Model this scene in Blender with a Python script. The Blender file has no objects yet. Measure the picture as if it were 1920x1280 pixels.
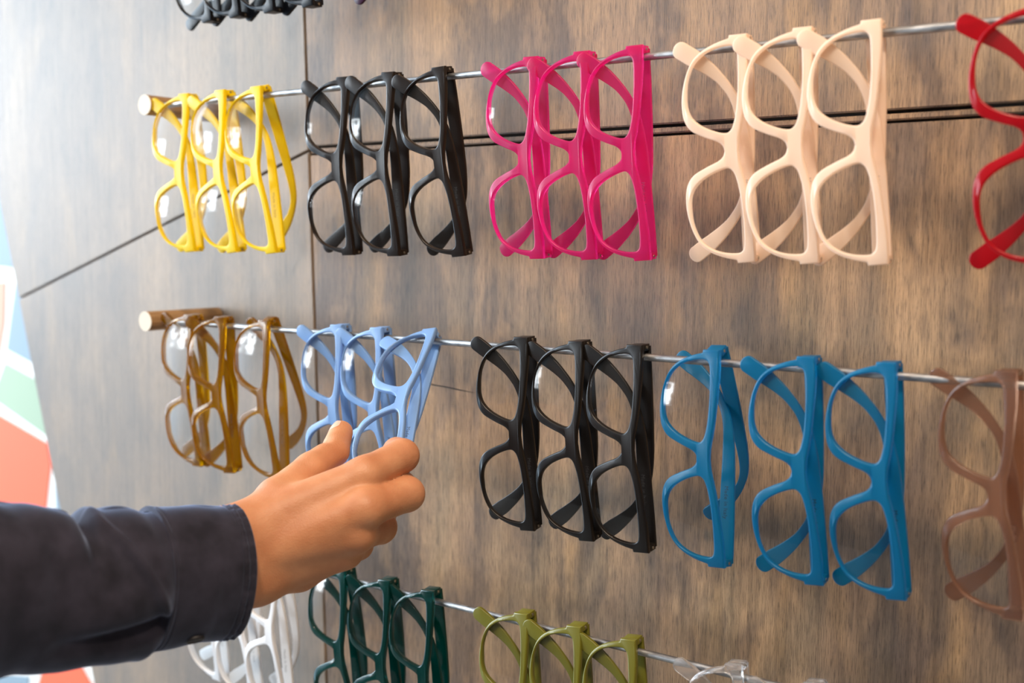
import bpy, bmesh, math, random
import numpy as np
from mathutils import Vector, Matrix
random.seed(7)
SC = bpy.context.scene
COL = SC.collection
MM = 0.001

# ------------------------------------------------------------------ helpers
def link(o, parent=None):
    COL.objects.link(o)
    if parent: o.parent = parent
    return o

def setmat(o, m):
    if not o.data.materials: o.data.materials.append(None)
    o.material_slots[0].link = 'OBJECT'
    o.material_slots[0].material = m

def obj(name, me, mat=None, parent=None):
    o = bpy.data.objects.new(name, me)
    link(o, parent)
    if mat: setmat(o, mat)
    return o

def empty(name, loc=(0, 0, 0)):
    o = bpy.data.objects.new(name, None)
    o.empty_display_size = 0.02
    o.location = loc
    return link(o)

def tag(o, label=None, cat=None, group=None, kind=None):
    if label: o['label'] = label
    if cat: o['category'] = cat
    if group: o['group'] = group
    if kind: o['kind'] = kind
    return o

def mesh_from(name, verts, faces, smooth=True, angle=None):
    me = bpy.data.meshes.new(name)
    me.from_pydata([tuple(v) for v in verts], [], faces)
    me.validate(); me.update()
    if smooth:
        me.polygons.foreach_set('use_smooth', [True] * len(me.polygons))
        if angle: me.set_sharp_from_angle(angle=math.radians(angle))
    return me

def bm_mesh(name, bm, smooth=True, angle=35):
    me = bpy.data.meshes.new(name)
    bmesh.ops.recalc_face_normals(bm, faces=bm.faces)
    bm.to_mesh(me); bm.free()
    if smooth:
        me.polygons.foreach_set('use_smooth', [True] * len(me.polygons))
        me.set_sharp_from_angle(angle=math.radians(angle))
    return me

def catmull(P, n=6):
    """open centripetal-ish Catmull-Rom through P"""
    P = [Vector(p) for p in P]
    if len(P) < 3: return P
    Q = [P[0] * 2 - P[1]] + P + [P[-1] * 2 - P[-2]]
    out = []
    for i in range(1, len(Q) - 2):
        p0, p1, p2, p3 = Q[i - 1:i + 3]
        for k in range(n):
            t = k / n
            out.append(0.5 * ((2 * p1) + (p2 - p0) * t + (2 * p0 - 5 * p1 + 4 * p2 - p3) * t * t + (3 * p1 - p0 - 3 * p2 + p3) * t ** 3))
    out.append(P[-1])
    return out

def loop_spline(P, n=6):
    P = [Vector(p) for p in P]
    m = len(P); out = []
    for i in range(m):
        p0, p1, p2, p3 = P[i - 1], P[i], P[(i + 1) % m], P[(i + 2) % m]
        for k in range(n):
            t = k / n
            out.append(0.5 * ((2 * p1) + (p2 - p0) * t + (2 * p0 - 5 * p1 + 4 * p2 - p3) * t * t + (3 * p1 - p0 - 3 * p2 + p3) * t ** 3))
    return out

def plate(loops, half, bevel, res=2):
    """bevelled flat plate with holes from closed 2D loops; thickness 2*half about z=0 (same unit as loops)"""
    cu = bpy.data.curves.new('plate', 'CURVE')
    cu.dimensions = '2D'; cu.fill_mode = 'BOTH'
    cu.extrude = half - bevel; cu.bevel_depth = bevel; cu.bevel_resolution = res
    cu.offset = -bevel
    for L in loops:
        sp = cu.splines.new('POLY')
        sp.points.add(len(L) - 1)
        for p, q in zip(sp.points, L): p.co = (q[0], q[1], 0, 1)
        sp.use_cyclic_u = True
    o = bpy.data.objects.new('plate', cu)
    COL.objects.link(o)
    dg = bpy.context.evaluated_depsgraph_get(); dg.update()
    me = bpy.data.meshes.new_from_object(o.evaluated_get(dg))
    bpy.data.objects.remove(o); bpy.data.curves.remove(cu)
    bm = bmesh.new(); bm.from_mesh(me); bpy.data.meshes.remove(me)
    bmesh.ops.remove_doubles(bm, verts=bm.verts, dist=1e-4)
    return bm

def add_box(bm, a, b):
    vs = [bm.verts.new((x, y, z)) for x in (a[0], b[0]) for y in (a[1], b[1]) for z in (a[2], b[2])]
    fs = []
    for f in ((0, 1, 3, 2), (4, 6, 7, 5), (0, 4, 5, 1), (2, 3, 7, 6), (0, 2, 6, 4), (1, 5, 7, 3)):
        fs.append(bm.faces.new([vs[i] for i in f]))
    return vs, fs

def bevel_new(bm, vs, w, seg=2):
    es = list({e for v in vs for e in v.link_edges})
    bmesh.ops.bevel(bm, geom=es, offset=w, segments=seg, affect='EDGES', profile=0.5)

def add_cyl(bm, p0, p1, r, n=24, r2=None, cap=True):
    p0, p1 = Vector(p0), Vector(p1); d = (p1 - p0).normalized()
    a = d.orthogonal().normalized(); b = d.cross(a)
    r2 = r if r2 is None else r2
    A = [bm.verts.new(p0 + (a * math.cos(t) + b * math.sin(t)) * r) for t in [2 * math.pi * i / n for i in range(n)]]
    B = [bm.verts.new(p1 + (a * math.cos(t) + b * math.sin(t)) * r2) for t in [2 * math.pi * i / n for i in range(n)]]
    for i in range(n): bm.faces.new((A[i], A[(i + 1) % n], B[(i + 1) % n], B[i]))
    if cap: bm.faces.new(A[::-1]); bm.faces.new(B)
    return A, B

# ------------------------------------------------------------------ materials
def nt(name):
    m = bpy.data.materials.new(name); m.use_nodes = True
    t = m.node_tree; t.nodes.clear()
    out = t.nodes.new('ShaderNodeOutputMaterial')
    return m, t, out

def srgb(c):
    return tuple((x / 255 / 12.92 if x / 255 <= 0.04045 else ((x / 255 + 0.055) / 1.055) ** 2.4) for x in c) + (1,)

def principled(t, color, rough, **kw):
    p = t.nodes.new('ShaderNodeBsdfPrincipled')
    p.inputs['Base Color'].default_value = color
    p.inputs['Roughness'].default_value = rough
    for k, v in kw.items(): p.inputs[k].default_value = v
    return p

def fine_bump(t, p, scale=900, strength=0.05, dist=0.0002):
    tc = t.nodes.new('ShaderNodeTexCoord'); n = t.nodes.new('ShaderNodeTexNoise')
    n.inputs['Scale'].default_value = scale
    t.links.new(tc.outputs['Object'], n.inputs['Vector'])
    b = t.nodes.new('ShaderNodeBump'); b.inputs['Strength'].default_value = strength; b.inputs['Distance'].default_value = dist
    t.links.new(n.outputs['Fac'], b.inputs['Height']); t.links.new(b.outputs['Normal'], p.inputs['Normal'])

def acetate(name, rgb, rough=0.38, trans=0.0, glass=0.0, spec=0.5, coat=0.0):
    """plastic frame material; trans = share of light let through diffusely; glass = clear transmission"""
    m, t, out = nt(name)
    c = srgb(rgb)
    p = principled(t, c, rough)
    p.inputs['Specular IOR Level'].default_value = spec
    p.inputs['Coat Weight'].default_value = coat; p.inputs['Coat Roughness'].default_value = 0.12
    if glass: p.inputs['Transmission Weight'].default_value = glass; p.inputs['IOR'].default_value = 1.42
    fine_bump(t, p, 0.9 / MM, 0.04, 0.0002)
    if trans:
        tr = t.nodes.new('ShaderNodeBsdfTranslucent'); tr.inputs['Color'].default_value = c
        mx = t.nodes.new('ShaderNodeMixShader'); mx.inputs[0].default_value = trans
        t.links.new(p.outputs[0], mx.inputs[1]); t.links.new(tr.outputs[0], mx.inputs[2])
        t.links.new(mx.outputs[0], out.inputs[0])
    else: t.links.new(p.outputs[0], out.inputs[0])
    return m

def simple(name, rgb, rough=0.5, metallic=0.0, bump=None, **kw):
    m, t, out = nt(name)
    p = principled(t, srgb(rgb), rough, Metallic=metallic, **kw)
    if bump: fine_bump(t, p, *bump)
    t.links.new(p.outputs[0], out.inputs[0])
    return m

def lens_material():
    m, t, out = nt('lens_glass')
    tr = t.nodes.new('ShaderNodeBsdfTransparent'); tr.inputs['Color'].default_value = (0.985, 0.99, 0.99, 1)
    g = t.nodes.new('ShaderNodeBsdfGlossy'); g.inputs['Roughness'].default_value = 0.02
    lw = t.nodes.new('ShaderNodeLayerWeight'); lw.inputs['Blend'].default_value = .5
    pw = t.nodes.new('ShaderNodeMath'); pw.operation = 'POWER'; pw.inputs[1].default_value = 4.5
    ma = t.nodes.new('ShaderNodeMath'); ma.operation = 'MULTIPLY_ADD'; ma.inputs[1].default_value = .6; ma.inputs[2].default_value = .024
    mx = t.nodes.new('ShaderNodeMixShader')
    t.links.new(lw.outputs['Facing'], pw.inputs[0]); t.links.new(pw.outputs[0], ma.inputs[0])
    t.links.new(ma.outputs[0], mx.inputs[0]); t.links.new(tr.outputs[0], mx.inputs[1]); t.links.new(g.outputs[0], mx.inputs[2])
    t.links.new(mx.outputs[0], out.inputs[0])
    return m

def wood_material(name, seed=0.0, washout=0.0):
    """stained plywood: vertical fine grain, wide soft stain patches"""
    m, t, out = nt(name); N = t.nodes; L = t.links
    tc = N.new('ShaderNodeTexCoord')
    def noise(scale, size, detail=3, rough=0.55, off=0.0, dist=0.0):
        mp = N.new('ShaderNodeMapping'); mp.inputs['Scale'].default_value = size; mp.inputs['Location'].default_value = (off + seed, seed * .7, off * .3)
        n = N.new('ShaderNodeTexNoise'); n.inputs['Scale'].default_value = scale; n.inputs['Detail'].default_value = detail
        n.inputs['Roughness'].default_value = rough; n.inputs['Distortion'].default_value = dist
        L.new(tc.outputs['Object'], mp.inputs['Vector']); L.new(mp.outputs[0], n.inputs['Vector'])
        return n.outputs['Fac']
    def ramp(x, stops, interp='LINEAR'):
        r = N.new('ShaderNodeValToRGB'); r.color_ramp.interpolation = interp
        e = r.color_ramp.elements
        while len(e) < len(stops): e.new(0.5)
        for k, (p_, c_) in zip(e, stops): k.position = p_; k.color = c_
        L.new(x, r.inputs[0]); return r.outputs[0]
    def mix(a, b, f, mode='MIX'):
        mx = N.new('ShaderNodeMix'); mx.data_type = 'RGBA'; mx.blend_type = mode
        for i, v in ((0, f), (6, a), (7, b)):
            if hasattr(v, 'is_output'): L.new(v, mx.inputs[i])
            else: mx.inputs[i].default_value = v
        return mx.outputs[2]
    g = lambda v: (v, v, v, 1)
    base = ramp(noise(9, (1, 1, .45), 4, .6), [(.34, srgb((118, 96, 80))), (.5, srgb((150, 121, 94))), (.66, srgb((176, 142, 106)))])
    stain = ramp(noise(17, (1, 1, .42), 4, .6, 3.1, .4), [(.48, g(0)), (.58, g(1))])
    c = mix(base, srgb((70, 60, 58)), stain)
    cf = c.node.inputs[0]
    sc = N.new('ShaderNodeMath'); sc.operation = 'MULTIPLY'; sc.inputs[1].default_value = .54 * (1 - washout)
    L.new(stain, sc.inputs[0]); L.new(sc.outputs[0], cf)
    honey = ramp(noise(24, (1, 1, .3), 3, .5, 8.4, .3), [(.54, g(0)), (.70, g(.45))])
    c = mix(c, srgb((190, 148, 98)), honey)
    streak = ramp(noise(260, (1, 1, .035), 4, .6, 1.3), [(.32, g(.72)), (.5, g(1)), (.70, g(1.16))])
    c = mix(c, streak, 1.0, 'MULTIPLY')
    grain = ramp(noise(1500, (1, 1, .045), 4, .75, 5.5), [(.38, g(.45)), (.50, g(1)), (.70, g(1.18))])
    c = mix(c, grain, 1.0, 'MULTIPLY')
    knot = ramp(noise(45, (1, 1, .5), 2, .5, 12.2), [(.735, g(1)), (.78, g(.55))])
    c = mix(c, knot, 1.0, 'MULTIPLY')
    if washout: c = mix(c, srgb((132, 128, 122)), washout)  # flat grey painted in for the washed-out window sheen
    p = principled(t, (1, 1, 1, 1), .5); p.inputs['Specular IOR Level'].default_value = .45
    L.new(c, p.inputs['Base Color'])
    b = N.new('ShaderNodeBump'); b.inputs['Strength'].default_value = .25; b.inputs['Distance'].default_value = .0004
    L.new(grain, b.inputs['Height']); L.new(b.outputs[0], p.inputs['Normal'])
    L.new(p.outputs[0], out.inputs[0])
    return m

def dowel_material():
    m, t, out = nt('dowel_wood'); N = t.nodes; L = t.links
    tc = N.new('ShaderNodeTexCoord'); mp = N.new('ShaderNodeMapping'); mp.inputs['Scale'].default_value = (1, .06, 1)
    n = N.new('ShaderNodeTexNoise'); n.inputs['Scale'].default_value = 500; n.inputs['Detail'].default_value = 4
    r = N.new('ShaderNodeValToRGB'); r.color_ramp.elements[0].position = .3; r.color_ramp.elements[0].color = srgb((140, 104, 70))
    r.color_ramp.elements[1].position = .7; r.color_ramp.elements[1].color = srgb((184, 146, 104))
    L.new(tc.outputs['Object'], mp.inputs[0]); L.new(mp.outputs[0], n.inputs['Vector']); L.new(n.outputs['Fac'], r.inputs[0])
    p = principled(t, (1, 1, 1, 1), .55)
    sp = N.new('ShaderNodeSeparateXYZ'); L.new(tc.outputs['Object'], sp.inputs[0])
    lt = N.new('ShaderNodeMath'); lt.operation = 'LESS_THAN'; lt.inputs[1].default_value = -.0870; L.new(sp.outputs['Y'], lt.inputs[0])
    mx = N.new('ShaderNodeMix'); mx.data_type = 'RGBA'; L.new(lt.outputs[0], mx.inputs[0]); L.new(r.outputs[0], mx.inputs[6]); mx.inputs[7].default_value = srgb((222, 202, 176))   # paler end grain
    L.new(mx.outputs[2], p.inputs['Base Color']); L.new(p.outputs[0], out.inputs[0])
    return m

def steel_material():
    m, t, out = nt('rod_steel'); N = t.nodes; L = t.links
    tc = N.new('ShaderNodeTexCoord'); mp = N.new('ShaderNodeMapping'); mp.inputs['Scale'].default_value = (.25, 1, 1)
    n = N.new('ShaderNodeTexNoise'); n.inputs['Scale'].default_value = 350; n.inputs['Detail'].default_value = 4
    r = N.new('ShaderNodeValToRGB'); r.color_ramp.elements[0].position = .35; r.color_ramp.elements[0].color = srgb((138, 137, 138))
    r.color_ramp.elements[1].position = .65; r.color_ramp.elements[1].color = srgb((196, 195, 195))
    L.new(tc.outputs['Object'], mp.inputs[0]); L.new(mp.outputs[0], n.inputs['Vector']); L.new(n.outputs['Fac'], r.inputs[0])
    p = principled(t, (1, 1, 1, 1), .46, Metallic=1.0); L.new(r.outputs[0], p.inputs['Base Color']); L.new(p.outputs[0], out.inputs[0])
    return m

def skin_material():
    m, t, out = nt('skin'); N = t.nodes; L = t.links
    tc = N.new('ShaderNodeTexCoord')
    n = N.new('ShaderNodeTexNoise'); n.inputs['Scale'].default_value = 45; n.inputs['Detail'].default_value = 4
    L.new(tc.outputs['Object'], n.inputs['Vector'])
    r = N.new('ShaderNodeValToRGB'); r.color_ramp.elements[0].position = .3; r.color_ramp.elements[0].color = srgb((188, 124, 86))
    r.color_ramp.elements[1].position = .7; r.color_ramp.elements[1].color = srgb((208, 148, 108))
    L.new(n.outputs['Fac'], r.inputs[0])
    p = principled(t, (1, 1, 1, 1), .48); p.inputs['Specular IOR Level'].default_value = .4
    L.new(r.outputs[0], p.inputs['Base Color'])
    p.inputs['Subsurface Weight'].default_value = .15; p.inputs['Subsurface Radius'].default_value = (1, .35, .2); p.inputs['Subsurface Scale'].default_value = .004
    v = N.new('ShaderNodeTexVoronoi'); v.inputs['Scale'].default_value = 900
    n2 = N.new('ShaderNodeTexNoise'); n2.inputs['Scale'].default_value = 260; n2.inputs['Detail'].default_value = 5
    L.new(tc.outputs['Object'], v.inputs['Vector']); L.new(tc.outputs['Object'], n2.inputs['Vector'])
    ad = N.new('ShaderNodeMath'); ad.operation = 'ADD'; L.new(v.outputs['Distance'], ad.inputs[0]); L.new(n2.outputs['Fac'], ad.inputs[1])
    b = N.new('ShaderNodeBump'); b.inputs['Strength'].default_value = .2; b.inputs['Distance'].default_value = .0006
    L.new(ad.outputs[0], b.inputs['Height']); L.new(b.outputs[0], p.inputs['Normal'])
    L.new(p.outputs[0], out.inputs[0])
    return m

def cloth_material(name, rgb):
    m, t, out = nt(name); N = t.nodes; L = t.links
    tc = N.new('ShaderNodeTexCoord')
    n = N.new('ShaderNodeTexNoise'); n.inputs['Scale'].default_value = 60; n.inputs['Detail'].default_value = 5
    L.new(tc.outputs['Object'], n.inputs['Vector'])
    c = srgb(rgb)
    r = N.new('ShaderNodeValToRGB'); r.color_ramp.elements[0].position = .3; r.color_ramp.elements[0].color = tuple(x * .55 for x in c[:3]) + (1,)
    r.color_ramp.elements[1].position = .75; r.color_ramp.elements[1].color = tuple(x * 1.5 for x in c[:3]) + (1,)
    L.new(n.outputs['Fac'], r.inputs[0])
    p = principled(t, (1, 1, 1, 1), .85); p.inputs['Sheen Weight'].default_value = .6; p.inputs['Sheen Roughness'].default_value = .4
    p.inputs['Sheen Tint'].default_value = (.55, .68, 1, 1); p.inputs['Specular IOR Level'].default_value = .2  # blue daylight rim on the folds put into the sheen colour
    L.new(r.outputs[0], p.inputs['Base Color'])
    n2 = N.new('ShaderNodeTexNoise'); n2.inputs['Scale'].default_value = 1600; n2.inputs['Detail'].default_value = 2
    L.new(tc.outputs['Object'], n2.inputs['Vector'])
    b = N.new('ShaderNodeBump'); b.inputs['Strength'].default_value = .3; b.inputs['Distance'].default_value = .0003
    L.new(n2.outputs['Fac'], b.inputs['Height']); L.new(b.outputs[0], p.inputs['Normal'])
    L.new(p.outputs[0], out.inputs[0])
    return m

WOOD = [wood_material('stained_plywood', 0.0), wood_material('stained_plywood', 4.7), wood_material('window_washed_plywood', 9.3, .5), wood_material('window_washed_plywood', 14.1, .5)]  # left boards: greying by window light put into the wood colour
DOWEL = dowel_material(); STEEL = steel_material(); LENS = lens_material()
HINGE = simple('hinge_metal', (190, 185, 175), .3, 1.0)
FR = dict(
    yellow=acetate('yellow_acetate', (255, 222, 4), .36, .2),
    black=acetate('black_acetate', (30, 22, 18), .30, 0, 0, .34),
    matt=acetate('matt_black_acetate', (22, 18, 16), .34, 0, 0, .34),
    pink=acetate('pink_acetate', (248, 56, 156), .3, .3, .75),
    white=acetate('ivory_acetate', (254, 233, 212), .36, .5),
    red=acetate('red_acetate', (206, 20, 36), .25, .25, .55),
    amber=acetate('amber_acetate', (182, 128, 0), .18, .14, .75, .5),
    blue=acetate('powder_blue_acetate', (124, 162, 212), .36, .12),
    azure=acetate('azure_acetate', (18, 146, 194), .32, .3, .6),
    brown=acetate('nude_brown_acetate', (186, 142, 116), .24, .12, .85),
    green=acetate('teal_acetate', (0, 78, 72), .16, .12, .65, .5),
    olive=acetate('olive_acetate', (106, 102, 26), .36, .05),
    clear=acetate('clear_acetate', (250, 246, 244), .12, 0, .92, .5),
    snow=acetate('white_acetate', (240, 240, 242), .34, .15),
    navy=acetate('dark_navy_acetate', (14, 18, 26), .3, 0, 0, .35),
    plum=acetate('plum_acetate', (60, 10, 54), .3, .15),
)
PRINT = {k: simple(k + '_temple_print', tuple(int(x * .72) for x in c), .5) for k, c in dict(yellow=(252, 214, 8), black=(70, 66, 64), matt=(66, 62, 62), pink=(228, 60, 140), white=(250, 228, 206), red=(196, 20, 38), amber=(110, 70, 20), blue=(110, 130, 160), azure=(16, 70, 100), brown=(168, 122, 98), green=(8, 70, 66), olive=(120, 118, 30), clear=(250, 246, 244), snow=(240, 240, 242), navy=(40, 48, 60), plum=(60, 10, 54)).items()}

# ------------------------------------------------------------------ the wall of stained boards
def panel(name, pts, mat, parent, y0=0.0, thick=0.012, bev=0.0009):
    """pts in (x,z), front face at y=y0"""
    bm = bmesh.new()
    f = [bm.verts.new((x, y0, z)) for x, z in pts]
    b = [bm.verts.new((x, y0 + thick, z)) for x, z in pts]
    n = len(pts)
    ff = bm.faces.new(f); bm.faces.new(b[::-1])
    for i in range(n): bm.faces.new((f[i], b[i], b[(i + 1) % n], f[(i + 1) % n]))
    bmesh.ops.bevel(bm, geom=list(ff.edges), offset=bev, segments=2, affect='EDGES')
    return obj(name, bm_mesh(name, bm, True, 50), mat, parent)

ex = lambda z: -0.5310 - (z + 0.0978) * 0.2953      # slanted free edge of the wall
backer = simple('backing_board', (30, 24, 20), .8)
bm = bmesh.new()
pts = [(ex(.9) + .004, .9), (1.25, .9), (1.25, -1.1), (ex(-1.1) + .004, -1.1)]
f = [bm.verts.new((x, .0122, z)) for x, z in pts]; b = [bm.verts.new((x, .030, z)) for x, z in pts]
bm.faces.new(f); bm.faces.new(b[::-1])
for i in range(4): bm.faces.new((f[i], b[i], b[(i + 1) % 4], f[(i + 1) % 4]))
wall = obj('wall_back', bm_mesh('wall_back', bm, False), backer); tag(wall, kind='structure')
sx = lambda z: .0035 - (z - .098) * .031            # upright seam
g = .0011
dz = lambda x: -.043 + (x - .0025) * (.159 / .4989)  # diagonal seam of the left boards
up_z, lo_z = -.0385, -.0475
panel('board', [(sx(.9) + g, .9), (1.25, .9), (1.25, up_z + .002), (sx(up_z) + g, up_z)], WOOD[0], wall)
panel('board', [(sx(lo_z) + g, lo_z), (1.25, lo_z + .002), (1.25, -1.1), (sx(-1.1) + g, -1.1)], WOOD[1], wall)
st = panel('board_strip', [(sx(up_z) + g, lo_z + .0022), (1.25, lo_z + .0042), (1.25, up_z - .0005), (sx(up_z) + g, up_z - .0025)], WOOD[0], wall, .0015)
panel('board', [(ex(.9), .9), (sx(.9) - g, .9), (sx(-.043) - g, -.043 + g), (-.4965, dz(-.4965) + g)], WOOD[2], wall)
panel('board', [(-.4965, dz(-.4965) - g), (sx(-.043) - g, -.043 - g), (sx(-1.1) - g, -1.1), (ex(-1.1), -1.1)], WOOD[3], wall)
# short hairline crack in the lower board
bm = bmesh.new(); crk = [(.150, -.2538), (.163, -.2550), (.176, -.2556), (.190, -.2569), (.206, -.2580)]
for i in range(len(crk) - 1):
    (x0, z0), (x1, z1) = crk[i], crk[i + 1]; w0 = .0004 if i else .0001; w1 = .0005 if i < 3 else .0001
    q = [bm.verts.new(v) for v in ((x0, -.00025, z0 + w0), (x1, -.00025, z1 + w1), (x1, -.00025, z1 - w1), (x0, -.00025, z0 - w0))]
    q2 = [bm.verts.new((v.co.x, .0005, v.co.z)) for v in q]
    bm.faces.new(q[::-1]); bm.faces.new(q2)
    for k in range(4): bm.faces.new((q[k], q[(k + 1) % 4], q2[(k + 1) % 4], q2[k]))
obj('hairline_crack', bm_mesh('hairline_crack', bm, False), backer, wall)

# ------------------------------------------------------------------ mural wall seen past the free edge
MY = 0.35
plaster = simple('white_mural_paint', (244, 242, 238), .7, 0, (180, .05, .001))
bm = bmesh.new(); vs, fs = add_box(bm, (-2.6, MY, -1.6), (-.2, MY + .08, 1.2))
mural = obj('wall_left', bm_mesh('wall_left', bm, False), plaster); tag(mural, kind='structure')
mcol = {k: simple('mural_' + k, c, .7, 0, (180, .05, .001)) for k, c in dict(slate=(128, 150, 166), salmon=(248, 150, 128), green=(150, 172, 148), orange=(246, 100, 62)).items()}
for k, P in (
    ('slate', [(-1.60, .4), (-1.18, .4), (-1.108, -.027), (-1.071, -.187), (-1.128, -.182), (-1.6, -.174)]),
    ('salmon', [(-1.60, -.212), (-1.123, -.209), (-1.131, -.283), (-1.151, -.339), (-1.6, -.335)]),
    ('slate', [(-1.094, -.21), (-1.003, -.218), (-1.011, -.363), (-1.051, -.351), (-1.131, -.332)]),
    ('green', [(-1.137, -.355), (-.979, -.393), (-.984, -.487), (-1.16, -.433), (-1.185, -.425)]),
    ('orange', [(-1.60, -.428), (-1.186, -.449), (-1.159, -.455), (-1.009, -.49), (-1.0, -.529), (-1.022, -.62), (-1.085, -.80), (-1.60, -.92)]),
    ('slate', [(-.991, -.514), (-.90, -.52), (-.90, -.62), (-.991, -.615)]),
    ('orange', [(-1.072, -.957), (-1.029, -.862), (-.932, -.871), (-.882, -.917), (-.95, -1.1), (-1.074, -1.1)]),
    ('slate', [(-1.6, -1.03), (-1.093, -.935), (-1.107, -1.1), (-1.6, -1.2)])):
    panel('painted_shape', P, mcol[k], mural, MY - .0015, .002, .0003)

# ------------------------------------------------------------------ display rails: steel rod + wooden pegs
RY = -.0736
ROD = {0: .207, 1: 0.0, 2: -.2070, 3: -.4203}
PEGX = {0: -.1265, 1: -.1227, 2: -.1300, 3: -.132}
rail_label = {0: 'thin steel display rail above the yellow glasses, mostly out of frame',
              1: 'upper thin steel display rail carrying yellow, black, pink and ivory glasses',
              2: 'middle thin steel display rail carrying amber, powder blue, black and azure glasses',
              3: 'lowest thin steel display rail carrying white, teal, olive and clear glasses'}
for r in range(4):
    e = empty('display_rail', (PEGX[r], 0, ROD[r]))
    tag(e, rail_label[r], 'display rail', 'steel display rails on the wooden wall')
    bm = bmesh.new(); L = 1.02 - PEGX[r]
    add_cyl(bm, (.003, RY, 0), (L, RY, 0), .0026, 20)
    obj('rod', bm_mesh('rod', bm), STEEL, e)
    for px in (0.0, L):
        bm = bmesh.new()
        A, B = add_cyl(bm, (px, 0.0, 0), (px, -.0875, 0), .0096, 40)
        cap = [f_ for f_ in bm.faces if len(f_.verts) > 4 and f_.calc_center_median().y < -.05]
        bmesh.ops.bevel(bm, geom=list(cap[0].edges), offset=.0007, segments=2, affect='EDGES')
        obj('peg', bm_mesh('peg', bm, True, 40), DOWEL, e)

# ------------------------------------------------------------------ eyeglasses: one of each part, then copies
SAG = 5.0
wrap = lambda x: SAG * (1 - min(1.0, (x / 73.0) ** 2))
def wy(p): return (p[0], p[1] + (.55 * wrap(p[0]) if abs(p[0]) < 73 else 0))
seg = [[(0, -10), (8, -9.2), (16, -7.4), (26, -5.4), (42, -3.0), (57, -1.0), (73.3, 0)],
       [(73.3, 0), (73.6, -12)],
       [(73.6, -12), (71.6, -12.6)],
       [(71.6, -12.6), (69.5, -22), (66, -31), (60.5, -38), (52, -43), (40.5, -46.5), (30, -47.4), (21, -46), (14.5, -41.5), (10, -33), (6.5, -24.5), (3.5, -21), (0, -20.2)]]
right = []
for i, s_ in enumerate(seg):
    c = catmull([wy(p) + (0,) for p in s_], 6 if len(s_) > 2 else 3)
    right += c if not right else c[1:]
outer = right + [Vector((-p.x, p.y, 0)) for p in right[-2:0:-1]]
hole = loop_spline([wy(p) + (0,) for p in [(10.5, -18.3), (12.8, -26.5), (17, -35), (22.3, -41), (28.2, -43.8), (36, -44.4), (47.5, -42.9), (57.5, -38.2), (63.6, -31), (67.0, -22), (67.9, -12), (66.2, -8.0), (62, -6.8), (53, -6.9), (40, -7.7), (26, -9.5), (16.5, -11.8), (12, -14.3)]], 6)
hole = [Vector((39 + (p.x - 39) * .972, -22 + (p.y + 22) * .955, 0)) for p in hole]
holeL = [Vector((-p.x, p.y, 0)) for p in hole][::-1]
TH = 4.6
bm = plate([outer, hole, holeL], TH / 2, 1.15, 3)
for v in bm.verts:
    x, y = v.co.x, v.co.y
    v.co.z += -TH / 2 + wrap(x)
    if abs(x) < 8:                                   # nose saddle: lower edge of the bridge swept back
        k = (1 - abs(x) / 8) * max(0, min(1, (-8.0 - y) / 8))
        v.co.z -= 3.2 * k
# the lower rims are crowned: their outer edge falls away from the front
vc = np.array([v.co[:2] for v in bm.verts]); oo = np.array([p[:2] for p in outer]); hh = np.array([p[:2] for p in hole] + [p[:2] for p in holeL])
near = lambda P: np.sqrt(((vc[:, None, :] - P[None]) ** 2).sum(2)).min(1)
do, dh = near(oo), near(hh)
for v, a, b in zip(bm.verts, do, dh):
    k = max(0, min(1, (-14 - v.co.y) / 20)); k = k * k * (3 - 2 * k)
    if a < b and abs(v.co.x) > 3: v.co.z -= 1.5 * k
bmesh.ops.scale(bm, vec=(MM,) * 3, verts=bm.verts)
FRONT = bm_mesh('frame_front', bm, True, 38)

def lens_mesh(h):
    cx, cy = 39.0 * (1 if h[0].x > 0 else -1), -24.0
    n = len(h); rings = 9
    V, Fc = [], []
    for side, off in ((1, .85), (-1, -.85)):
        V.append((cx, cy, side)); base = len(V) - 1
        for r_ in range(1, rings + 1):
            k = r_ / rings * 1.012
            for p in h: V.append((cx + (p.x - cx) * k, cy + (p.y - cy) * k, side))
    per = 1 + rings * n
    for s_ in range(2):
        o_ = s_ * per
        for i in range(n):
            t = (o_, o_ + 1 + i, o_ + 1 + (i + 1) % n); Fc.append(t if s_ == 0 else t[::-1])
        for r_ in range(rings - 1):
            for i in range(n):
                a = o_ + 1 + r_ * n + i; b_ = o_ + 1 + r_ * n + (i + 1) % n
                q = (a, a + n, b_ + n, b_); Fc.append(q if s_ == 0 else q[::-1])
    a0 = 1 + (rings - 1) * n
    for i in range(n):
        j = (i + 1) % n; Fc.append((a0 + i, per + a0 + i, per + a0 + j, a0 + j))
    W = []
    for x, y, s_ in V:
        d2 = ((x - cx) ** 2 + (y - cy) ** 2)
        z = wrap(x) - 3.1 + 2.4 * (1 - d2 / 900) + .85 * s_
        W.append((x * MM, y * MM, z * MM))
    me = mesh_from('lens', W, Fc, True, 50)
    bm_ = bmesh.new(); bm_.from_mesh(me); bmesh.ops.recalc_face_normals(bm_, faces=bm_.faces); bm_.to_mesh(me); bm_.free()
    return me
LENSM = [lens_mesh(hole[::3]), lens_mesh(holeL[::3])]

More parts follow.
